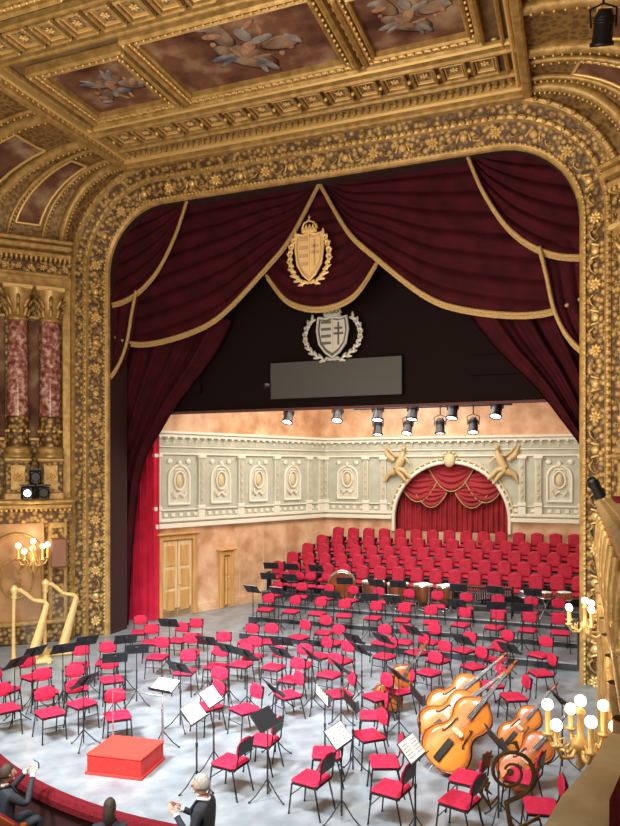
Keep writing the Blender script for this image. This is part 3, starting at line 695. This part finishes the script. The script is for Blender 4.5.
# ---------------------------------------------------------------- basses & cellos
def bassmesh(name,vm):
    mb=MB();O=[(0,.03),(.025,.16),(.09,.27),(.19,.33),(.30,.34),(.42,.30),(.50,.235),(.58,.205),(.66,.205),(.72,.235),(.82,.265),(.92,.255),(1.0,.20),(1.07,.11),(1.12,.045)]
    F=[]
    K=30
    for i in range(K+1):
        q=interp([(z,w,0) for z,w in O],i/K);F.append((q.x,max(q.y,.02)))
    NF=8;vs=[];per=2*(NF+1)
    for z,w in F:
        for j in range(NF+1):
            t=-1+2*j/NF;vs.append((w*t,-.10-.045*(1-t*t)*min(1,w/.2),z))
        for j in range(NF+1):
            t=1-2*j/NF;vs.append((w*t,.10+.03*(1-t*t),z))
    fs=[];ms=[]
    for i in range(K):
        for j in range(per):
            a=i*per+j;b=i*per+(j+1)%per
            fs.append((a,b,b+per,a+per));ms.append(1 if j in(NF,per-1) else 0)
    mb.v+=vs;mb.f+=fs;mb.m+=ms;mb.sm+=[m==0 for m in ms]
    mb.f+=[tuple(range(per)),tuple(K*per+j for j in range(per))];mb.m+=[1,1];mb.sm+=[False,False]
    for y in(-.105,.105):
        for sg in(-1,1): mb.tube([(sg*w*1.01,y,z) for z,w in F],.012,5,1)
    for sg in(-1,1):
        mb.tube([(sg*.10,-.152,.66),(sg*.125,-.150,.69),(sg*.135,-.148,.65),(sg*.14,-.147,.55),(sg*.155,-.143,.45),(sg*.17,-.14,.42),(sg*.185,-.135,.45)],.010,5,2)
    mb.box((0,-.165,.24),(.10,.03,.34),2,b=.01)
    mb.box((0,-.20,.545),(.17,.02,.05),3,b=.005);mb.box((0,-.17,.545),(.13,.02,.08),3)
    mb.prism([(-.035,-.185,.78),(.035,-.185,.78),(.024,-.16,1.58),(-.024,-.16,1.58)],(0,.025,0),2)
    mb.tube([(0,-.07,1.06),(0,-.11,1.15),(0,-.13,1.35),(0,-.13,1.58)],[.06,.034,.028,.026],8,1)
    mb.box((0,-.12,1.66),(.055,.06,.18),1,b=.01)
    sc=[];rr=[]
    for i in range(18):
        a=-pi/2+i*.5;r=.055*(1-i/22);sc.append((0,-.12+r*cos(a)*1.0,1.79+r*sin(a)));rr.append(.022*(1-i/30))
    mb.tube(sc,rr,6,1)
    for i in range(4):
        sg=-1 if i%2 else 1;mb.cyl((0,-.12,1.6+i*.04),(sg*.09,-.12,1.6+i*.04),.008,n=5,mi=2);mb.box((sg*.10,-.12,1.6+i*.04),(.03,.01,.03),2)
        x=-.02+.0133*i;mb.tube([(x,-.185,.40),(x*1.6,-.222,.57),(x*.8,-.187,1.58)],.0025,3,4)
    mb.cyl((0,0,0),(0,0,-.12),.010,n=5,mi=4)
    return mb.mesh(name,[vm,VARND,EBON,WOODL,STR])
BS=bassmesh('double_bass',VARN);BSd=bassmesh('double_bass',mat('varnish_brown',(.30,.07,.012),(.48,.13,.02),scale=2.5,rough=.25,stretch=(1,1,.4)))
def putbass(name,me,loc,axis,front,s):
    ax=Vector(axis).normalized();fr=Vector(front);fr=(fr-ax*fr.dot(ax)).normalized()
    Y=-fr;X=Y.cross(ax)
    M=Matrix((X,Y,ax)).transposed().to_4x4()
    o=bpy.data.objects.new(name,me);COL.objects.link(o)
    zmin=min((M@(v.co*s)).z for v in me.vertices)
    o.matrix_world=Matrix.Translation((loc[0],loc[1],-zmin+.003))@M@Matrix.Scale(s,4);return o
putbass('double_bass',BSd,BSP[0],(.55,.3,.85),(.3,-1,.2),.85)
putbass('double_bass',BS,BSP[1],(.75,.3,.68),(-.1,-1,.35),.98)
putbass('double_bass',BS,BSP[2],(.75,.3,.62),(-.1,-1,.4),1.0)
putbass('double_bass',BS,BSP[3],(.62,.35,.80),(0,-1,.35),1.12)
putbass('cello',BS,BSP[4],(.6,.3,.75),(-.2,-1,.3),.75)
putbass('cello',BSd,BSP[5],(.6,.3,.7),(-.2,-1,.3),.85)
# ---------------------------------------------------------------- harps
def harp(loc,rz):
    mb=MB()
    mb.box((-.05,0,.07),(.95,.42,.14),0,b=.05)
    for sx in(-.45,.35):
        for sy in(-.17,.17): mb.sph((sx,sy,.03),(.07,.06,.04),0,6,4)
    mb.tube([(-.42,0,.12),(-.43,0,.3),(-.43,0,1.0),(-.42,0,1.62),(-.41,0,1.80)],[.07,.045,.04,.045,.05],10,0)
    mb.lathe([(.05,1.6),(.08,1.66),(.05,1.72),(.09,1.80),(.10,1.86),(.05,1.92),(0,1.96)],(-.41,0,0),10,0)
    mb.tube([(-.41,0,1.80),(-.28,0,1.82),(-.14,0,1.70),(.0,0,1.56),(.14,0,1.52),(.26,0,1.50),(.34,0,1.40)],[.05,.05,.05,.045,.05,.055,.05],8,0)
    a=Vector((-.12,0,.14));b=Vector((.30,0,1.44));dirn=(b-a).normalized();nn=Vector((dirn.z,0,-dirn.x))
    vs=[]
    for i in range(9):
        t=i/8;p=a.lerp(b,t);w=lerp(.24,.07,t);d=lerp(.24,.10,t)
        for k in range(9):
            an=pi*k/8;vs.append(p+Vector((0,w*cos(an),0))+nn*d*sin(an))
    fs=[(i*9+k,(i+1)*9+k,(i+1)*9+(k+1)%9,i*9+(k+1)%9) for i in range(8) for k in range(9)]
    mb.add(vs,fs,1,True);mb.tube([a-nn*.01,b-nn*.01],.018,5,0)
    neck=[Vector(p) for p in((-.36,0,1.78),(-.28,0,1.78),(-.14,0,1.66),(.0,0,1.52),(.14,0,1.48),(.26,0,1.46))]
    for i in range(22):
        t=(i+.5)/22;p=interp(neck,t);q=a.lerp(b,lerp(.06,.93,t));mb.cyl(p,q,.003,n=3,mi=2)
    return mb.obj('harp',[HGOLD,mat('harp_soundbox',(.78,.52,.22),rough=.35),STR],loc,rz)
harp((-6.1,-3.1,0),.9);harp((-6.05,-2.1,0),.8)
# ---------------------------------------------------------------- percussion
def timpani(x,y,z,r):
    mb=MB();mb.lathe([(0,.18),(r*.35,.2),(r*.7,.34),(r*.95,.58),(r,.72),(r*1.0,.78)],(0,0,0),18,0)
    mb.lathe([(r*1.05,.74),(r*1.05,.79),(r*.97,.80),(r*.97,.74)],(0,0,0),18,2);mb.lathe([(0,.785),(r*.98,.785)],(0,0,0),18,1)
    for k in range(4):
        w=pi/4+pi/2*k;mb.tube([(r*1.06*cos(w),r*1.06*sin(w),.74),(r*1.0*cos(w),r*1.0*sin(w),.4),(r*.7*cos(w),r*.7*sin(w),.02)],.018,5,2)
    mb.tube([(r*.7*cos(k*pi/8),r*.7*sin(k*pi/8),.05) for k in range(17)],.015,5,2)
    mb.obj('timpani',[COPP,DRUMH,CHROME],(x,y,z))
for x,y,r in((.35,4.25,.36),(1.15,4.15,.34),(1.9,4.2,.31),(2.55,4.25,.28)): timpani(x,y,.504,r)
def snare(x,y,z,r,h,m):
    mb=MB();mb.lathe([(r,.6),(r,.6+h)],(0,0,0),16,0);mb.lathe([(0,.6+h),(r,.6+h)],(0,0,0),16,1);mb.lathe([(0,.6),(r,.6)],(0,0,0),16,1)
    for zz in(.6,.6+h): mb.lathe([(r,zz-.015),(r+.02,zz),(r,zz+.015)],(0,0,0),16,2)
    for k in range(8): w=k*pi/4;mb.cyl(((r+.01)*cos(w),(r+.01)*sin(w),.6),((r+.01)*cos(w),(r+.01)*sin(w),.6+h),.008,n=4,mi=2)
    for k in range(3):
        w=2*pi*k/3;mb.tube([(0,0,.35),(r*.8*cos(w),r*.8*sin(w),.6)],.01,4,2);mb.tube([(0,0,.3),(.3*cos(w),.3*sin(w),.01)],.01,4,2)
    mb.cyl((0,0,.25),(0,0,.45),.014,n=5,mi=2)
    mb.obj('snare_drum',[m,DRUMH,CHROME],(x,y,z))
snare(4.85,4.2,.504,.2,.16,CHROME);snare(5.35,4.25,.504,.19,.16,VARND);snare(5.85,4.2,.504,.2,.2,VARND);
mb=MB();mb.lathe([(.42,-.22),(.42,.22)],(0,0,.62),22,0,R=Matrix.Rotation(pi/2,3,'X'))
for q in(-.22,.22): mb.lathe([(0,q),(.42,q)],(0,0,.62),22,1,R=Matrix.Rotation(pi/2,3,'X'));mb.lathe([(.42,q-.02),(.45,q),(.42,q+.02)],(0,0,.62),22,2,R=Matrix.Rotation(pi/2,3,'X'))
for sg in(-1,1): mb.tube([(sg*.35,-.2,.02),(sg*.45,0,.5),(sg*.35,.2,.02)],.02,5,2)
mb.obj('bass_drum',[VARN,VARND,CHROME],(-.65,4.2,.504),.3)
mb=MB()
for i in range(22): mb.box((-.7+i*.065,0,.85),(.05,lerp(.42,.22,i/21),.02),0,b=.005);mb.cyl((-.7+i*.065,0,.84),(-.7+i*.065,0,lerp(.35,.6,i/21)),.022,n=6,mi=1)
for x in(-.75,.72):
    for y in(-.2,.2): mb.cyl((x,y,0),(x,y,.84),.02,n=5,mi=2)
mb.box((0,-.2,.82),(1.5,.03,.05),2);mb.box((0,.2,.82),(1.5,.03,.05),2)
mb.obj('xylophone',[VARND,CHROME,BLK],(3.75,4.15,.504),0)
# ---------------------------------------------------------------- right boxes, candelabra, near ledge
mb=MB()
mb.box((7.7,-7,1.6),(2.2,8,4.7),0);mb.box((7.7,-7,4.10),(2.36,8.2,.16),1,b=.05);mb.box((7.7,-7,3.98),(2.28,8.1,.10),1,b=.03);mb.box((7.74,-7,4.19),(2.2,8,.04),1,b=.01);mb.box((6.95,-4.6,4.23),(.4,1.4,.08),5,b=.03)
mb.box((7.7,-7,2.8),(2.30,8.1,.14),1,b=.04)
for i in range(8):
    y=-3.5-i*1.0;mb.box((6.58,y-.5,3.4),(.05,.7,.8),1,b=.02);rosette(mb,(6.55,y-.5,3.4),(-1,0,0),.2,2,8)
    mb.tube([(6.59,y,2.9),(6.56,y,3.2),(6.55,y,3.6),(6.59,y,3.9)],[.05,.07,.06,.07],8,1)
    mb.lathe([(.11,HF),(.11,.2),(.07,.3),(.07,2.4),(.11,2.6),(.11,2.75)],(6.6,y,0),10,1)
mb.obj('box_balcony',[GDARK,GOLD,GOLDB,GREL,GOLD,CARP])
candelabra('candelabra',(6.6,-8.6,1.72),-pi/2,1.0,6);candelabra('candelabra',(6.6,-5.5,2.35),-pi/2,.8,5)
for y,t in((-3.3,.9),(-3.9,.7)): spotlight('box_spotlight',(6.5,y,4.42),-.6,t,.8,.36,False)
spotlight('cove_spotlight',(6.62,-4.0,12.0),.2,.5,1.5,.5)
def curve_ledge(k,dz0,dz1,mi,mb):
    P=[(6.40+k,-12.45-k*.3),(6.30+k,-12.9),(6.18+k,-13.3),(6.10+k,-13.7),(6.06+k,-14.2),(6.05+k,-14.9),(8,-14.9),(8,-12.45-k*.3)]
    mb.prism([(x,y,dz0) for x,y in P],(0,0,dz1-dz0),mi)
mb=MB();curve_ledge(.06,2.1,3.2,0,mb);curve_ledge(0,3.2,3.30,1,mb);curve_ledge(.03,3.12,3.2,2,mb);curve_ledge(.02,2.1,2.25,1,mb)
for i in range(7):
    t=i/6;x=lerp(6.36,6.10,t);y=lerp(-12.7,-14.1,t);mb.sph((x+.04,y,2.75),(.05,.09,.28),2,8,6)
P=[(6.56,-12.75),(6.44,-13.1),(6.36,-13.5),(6.34,-14),(6.34,-14.7),(7.6,-14.7),(7.6,-12.75)]
mb.prism([(x,y,3.30) for x,y in P],(0,0,.10),3);mb.prism([(x+.03,y,3.40) for x,y in P],(0,0,.03),3)
mb.obj('box_parapet',[LEDGE,LEDGE,GOLD,CARP])
mb=MB();sp=[]
for i in range(30):
    a=.35*i;r=.115*(1-i/34)+.012;sp.append((r*cos(a-1.2),0,r*sin(a-1.2)))
mb.tube(sp,[.012-.006*i/30 for i in range(30)],7,0)
mb.tube([sp[0],(-.02,0,-.15),(.0,0,-.26),(.15,0,-.38),(.42,.0,-.40)],[.012,.014,.014,.016,.018],7,0)
mb.tube([(-.11,0,-.03),(-.15,0,-.10),(-.10,0,-.17),(-.06,0,-.12)],[.009,.011,.009,.005],6,0);mb.tube([(.03,0,-.28),(.14,0,-.22),(.16,0,-.30),(.10,0,-.31)],[.009,.011,.009,.005],6,0)
for a in(0,1.2,2.4,3.6): mb.tube([(.115*cos(a),0,.115*sin(a)),(.15*cos(a+.2),0,.15*sin(a+.2)),(.145*cos(a+.45),0,.145*sin(a+.45))],[.008,.012,.003],5,0)
mb.sph((0,0,0),.018,0,8,6)
mb.obj('wrought_iron_bracket',[IRON],(5.93,-12.9,3.2),.3)
# ---------------------------------------------------------------- people
def skin(verts,edges,radii,sub=2):
    me=bpy.data.meshes.new('t');me.from_pydata([tuple(v) for v in verts],edges,[]);o=bpy.data.objects.new('t',me);COL.objects.link(o)
    o.modifiers.new('s','SKIN');
    for i,d in enumerate(me.skin_vertices[0].data):
        r=radii[i];d.radius=r if isinstance(r,tuple) else (r,r);d.use_root=(i==0)
    sb=o.modifiers.new('b','SUBSURF');sb.levels=sub
    dg=bpy.context.evaluated_depsgraph_get();ev=o.evaluated_get(dg);m=bpy.data.meshes.new_from_object(ev)
    vs=[v.co.copy() for v in m.vertices];fs=[tuple(p.vertices) for p in m.polygons]
    bpy.data.objects.remove(o);bpy.data.meshes.remove(me);bpy.data.meshes.remove(m);return vs,fs
def hand(mb,w,d,pn,side,curl,mi):
    d=Vector(d).normalized();pn=Vector(pn);pn=(pn-d*pn.dot(d)).normalized();sd=d.cross(pn)*side
    w=Vector(w)
    vs,fs=skin([w,w+d*.045,w+d*.085],[(0,1),(1,2)],[(.026,.018),(.036,.016),(.038,.014)],2);mb.add(vs,fs,mi,True)
    for k,(off,L) in enumerate(((-.030,.072),(-.010,.082),(.010,.076),(.029,.060))):
        b=w+d*.075+sd*off;a=0;pts=[b];p=b
        for j,f in enumerate((.2,.38,.30,.22)):
            a+=curl*(.3 if j==0 else 1);p=p+(d*cos(a)+pn*sin(a))*L*f*1.15;pts.append(p)
        vs,fs=skin(pts,[(i,i+1) for i in range(4)],[.0095,.0095,.009,.008,.0065],1);mb.add(vs,fs,mi,True)
    b=w+d*.02-sd*.022;t=[b,b+d*.025-sd*.025+pn*.01,b+d*.052-sd*.032+pn*.018,b+d*.075-sd*.028+pn*.022]
    vs,fs=skin(t,[(0,1),(1,2),(2,3)],[.013,.012,.0105,.008],1);mb.add(vs,fs,mi,True)
def person(J,hair,hands,suit,head_tilt=0,female=False,shirt=True):
    mb=MB();V=Vector
    names=['pelvis','waist','chest','neck0','neck','shL','elL','wrL','shR','elR','wrR','hipL','knL','anL','toL','hipR','knR','anR','toR']
    rad=dict(pelvis=(.16,.12),waist=(.15,.11),chest=(.18,.13),neck0=(.09,.08),neck=(.055,.055),shL=.075,shR=.075,elL=.052,elR=.052,wrL=.036,wrR=.036,hipL=.10,hipR=.10,knL=.07,knR=.07,anL=.05,anR=.05,toL=.04,toR=.04)
    ed=[('pelvis','waist'),('waist','chest'),('chest','neck0'),('neck0','neck'),('chest','shL'),('shL','elL'),('elL','wrL'),('chest','shR'),('shR','elR'),('elR','wrR'),('pelvis','hipL'),('hipL','knL'),('knL','anL'),('anL','toL'),('pelvis','hipR'),('hipR','knR'),('knR','anR'),('anR','toR')]
    ix={n:i for i,n in enumerate(names)}
    vs,fs=skin([J[n] for n in names],[(ix[a],ix[b]) for a,b in ed],[rad[n] for n in names],2)
    nk=V(J['neck0'])
    for f in fs:
        c=sum((vs[i] for i in f),V())/len(f)
        m=1 if (c.z>nk.z+.05 and (c-nk).xy.length<.12) else 0
        if c.z<.07 and ((c-V(J['toL'])).length<.3 or (c-V(J['toR'])).length<.3): m=5
        mb.m.append(m);mb.sm.append(True)
    mb.v+=[tuple(v) for v in vs];mb.f+=fs
    mb.tube([nk+V((.075*cos(a),.07*sin(a)+.01,.05+.015*cos(a*2))) for a in [2*pi*i/14 for i in range(15)]],.016,6,4 if shirt else 0)
    if shirt: mb.prism([nk+V((-.05,.085,.03)),nk+V((.05,.085,.03)),nk+V((0,.15,-.22))],(0,.012,0),4)
    for sg in(-1,1): mb.tube([nk+V((sg*.07,.06,.05)),nk+V((sg*.075,.13,-.06)),nk+V((sg*.02,.155,-.25))],[.015,.022,.012],6,0)
    Q=Matrix.Rotation(head_tilt,3,'X');hc=V(J['neck'])+V((0,.02,.115))
    def hf(d):
        k=1.0
        if d.z<-.2: k-= .10*(-d.z-.2)*(1.2 if abs(d.x)>.4 else .3)
        if d.y>.75 and abs(d.z-.05)<.22 and .15<abs(d.x)<.5: k-=.04
        return k
    mb.sph(hc,(.077,.098,.118),1,20,16,R=Q,fn=hf)
    A=lambda x,y,z:hc+Q@V((x,y,z))
    mb.tube([A(0,.092,.03),A(0,.110,-.005),A(0,.122,-.028),A(0,.100,-.038)],[.010,.014,.018,.010],8,1)
    for sg in(-1,1):
        mb.sph(A(sg*.031,.086,.012),(.014,.010,.009),4,8,6,R=Q);mb.sph(A(sg*.031,.0945,.012),(.006,.004,.006),5,6,4,R=Q)
        mb.tube([A(sg*.016,.098,.034),A(sg*.032,.096,.040),A(sg*.048,.084,.034)],[.004,.005,.003],5,2)
        mb.sph(A(sg*.077,-.005,-.002),(.010,.020,.032),1,8,6,R=Q)
    mb.sph(A(0,.094,-.062),(.024,.008,.007),3,8,4,R=Q);mb.sph(A(0,.080,-.098),(.028,.022,.018),1,8,6,R=Q)
    def hair_f(d):
        k=1.07+.02*sin(d.x*19+d.z*13)*sin(d.y*17)
        if d.y>.35 and d.z<.45: k=.85
        if d.z<(-.75 if female else -.35): k=.8 if not female else 1.05
        return k
    mb.sph(hc+Q@V((0,-.008,.008)),(.080,.102,.120),2,24,18,R=Q,fn=hair_f)
    if female: mb.tube([A(0,-.06,.02),A(0,-.085,-.08),A(0,-.08,-.2)],[.07,.085,.05],10,2)
    for side,(w,d,pn,curl) in hands.items(): hand(mb,J[w],d,pn,1 if side=='L' else -1,curl,1)
    for w,el in(('wrL','elL'),('wrR','elR')):
        a=V(J[w]);b=V(J[el]);t=(b-a).normalized();mb.tube([a-t*.01,a+t*.025],[.038,.040],10,4)
    return mb,[suit,SKIN,hair,LIP,SHIRT,BLK]
base=dict(pelvis=(0,0,.95),waist=(0,.0,1.12),chest=(0,.01,1.36),neck0=(0,0,1.47),neck=(0,.02,1.56),
 shL=(-.19,0,1.42),elL=(-.27,.06,1.13),wrL=(-.14,.30,1.22),shR=(.19,0,1.42),elR=(.27,.06,1.13),wrR=(.14,.30,1.22),
 hipL=(-.09,0,.88),knL=(-.10,.02,.48),anL=(-.11,-.02,.08),toL=(-.12,.14,.04),hipR=(.09,0,.88),knR=(.10,.02,.48),anR=(.11,-.02,.08),toR=(.12,.14,.04))
J=dict(base);J['wrL']=(-.07,.33,1.30);J['wrR']=(.07,.33,1.32)
mb,ms=person(J,HGREY,{'L':('wrL',(.25,.75,.5),(1,0,0),.12),'R':('wrR',(-.25,.75,.5),(-1,0,0),.12)},SUIT)
mb.obj('applauding_man',ms,(2.05,-9.12,HF),1.7)
dz=-.45
J={k:(x,y,z+dz) for k,(x,y,z) in base.items()};J['knL']=(-.12,.44,.50);J['knR']=(.12,.44,.50);J['anL']=(-.12,.44,.08);J['toL']=(-.12,.6,.04);J['anR']=(.12,.44,.08);J['toR']=(.12,.6,.04)
J['wrL']=(-.10,.36,1.12);J['elL']=(-.28,.18,.82);J['wrR']=(.10,.36,1.12);J['elR']=(.28,.18,.82)
mb,ms=person(J,HDARK,{'L':('wrL',(.25,.4,.8),(.6,.5,-.2),.5),'R':('wrR',(-.25,.4,.8),(-.6,.5,-.2),.5)},SUIT,shirt=False)
mb.box((0,.46,1.22),(.17,.02,.09),5,b=.008);mb.box((0,.448,1.22),(.15,.004,.075),6)
mb.obj('photographing_person',ms+[mat('phone_display',(.3,.5,.8),rough=.3,emis=1.2)],(-1.2,-8.95,HF),-.35)
J=dict(base);J['wrL']=(-.24,.12,.86);J['wrR']=(.24,.12,.86)
mb,ms=person(J,HDARK,{'L':('wrL',(0,.2,-1),(1,0,0),.3),'R':('wrR',(0,.2,-1),(-1,0,0),.3)},SUIT,female=True,shirt=False)
o=mb.obj('standing_woman',ms,(1.08,-9.65,HF),.5);o.scale=(.87,.87,.87)
mb=MB()
for i in range(-4,3):
    x=i*.62;mb.box((x,0,.34),(.52,.48,.12),0,b=.05);mb.box((x,-.27,.62),(.52,.10,.62),0,b=.05);mb.box((x,-.33,.62),(.54,.03,.66),1,b=.01)
    for sg in(-1,1): mb.box((x+sg*.29,-.05,.30),(.04,.42,.60),1,b=.01)
mb.obj('stalls_seat_row',[CARP,VARND],(-1.2,-8.97,HF),-.30)
# ---------------------------------------------------------------- lights
def area(name,loc,tgt,size,power,col,spread=180):
    l=bpy.data.lights.new(name,'AREA');l.size=size;l.energy=power;l.color=col;l.spread=math.radians(spread)
    o=bpy.data.objects.new(name,l);COL.objects.link(o);o.location=loc
    o.rotation_euler=(Vector(tgt)-Vector(loc)).to_track_quat('-Z','Y').to_euler();return o
area('stage_light_bank',(1,4.5,8.3),(1,4.3,0),5,620,(1,.93,.84))
area('stage_light_bank',(-1,2.6,8.1),(-2,9,3),2.5,330,(1,.92,.80))
area('front_light',(-3,-13,12.0),(-.5,-4,0),2.0,680,(.88,.94,1),60)
area('front_light',(4,-13,12.0),(1,-3,0),2.0,460,(.88,.94,1),60)
area('hall_uplight',(0,-12.5,4.5),(0,-1,12.5),5,760,(1,.84,.62))
area('hall_sidelight',(3,-12,7),(-8,-1,6),3,400,(1,.86,.66))
area('hall_right_fill',(-3,-11,7),(6.6,-1,7),3,200,(1,.86,.66),70)  # unseen fill added to brighten the right gilded band
for loc,p in(((5.9,-8.6,2.6),18),((6.2,-5.5,2.9),12),((5.9,-12.2,4.2),14)):  # candelabra glows; the last has no lamp, added fill for the near parapet
    l=bpy.data.lights.new('lamp_or_fill_glow','POINT');l.energy=p;l.color=(1,.75,.45);l.shadow_soft_size=.1;o=bpy.data.objects.new('lamp_or_fill_glow',l);COL.objects.link(o);o.location=loc
p=bay(1.0,-.9,2.9);l=bpy.data.lights.new('lamp_or_fill_glow','POINT');l.energy=22;l.color=(1,.75,.45);l.shadow_soft_size=.1;o=bpy.data.objects.new('lamp_or_fill_glow',l);COL.objects.link(o);o.location=p
wd=bpy.data.worlds.new('world');bpy.context.scene.world=wd;wd.use_nodes=True
wd.node_tree.nodes['Background'].inputs[0].default_value=(1,.86,.70,1);wd.node_tree.nodes['Background'].inputs[1].default_value=.30
bpy.context.scene.view_settings.view_transform='Standard'
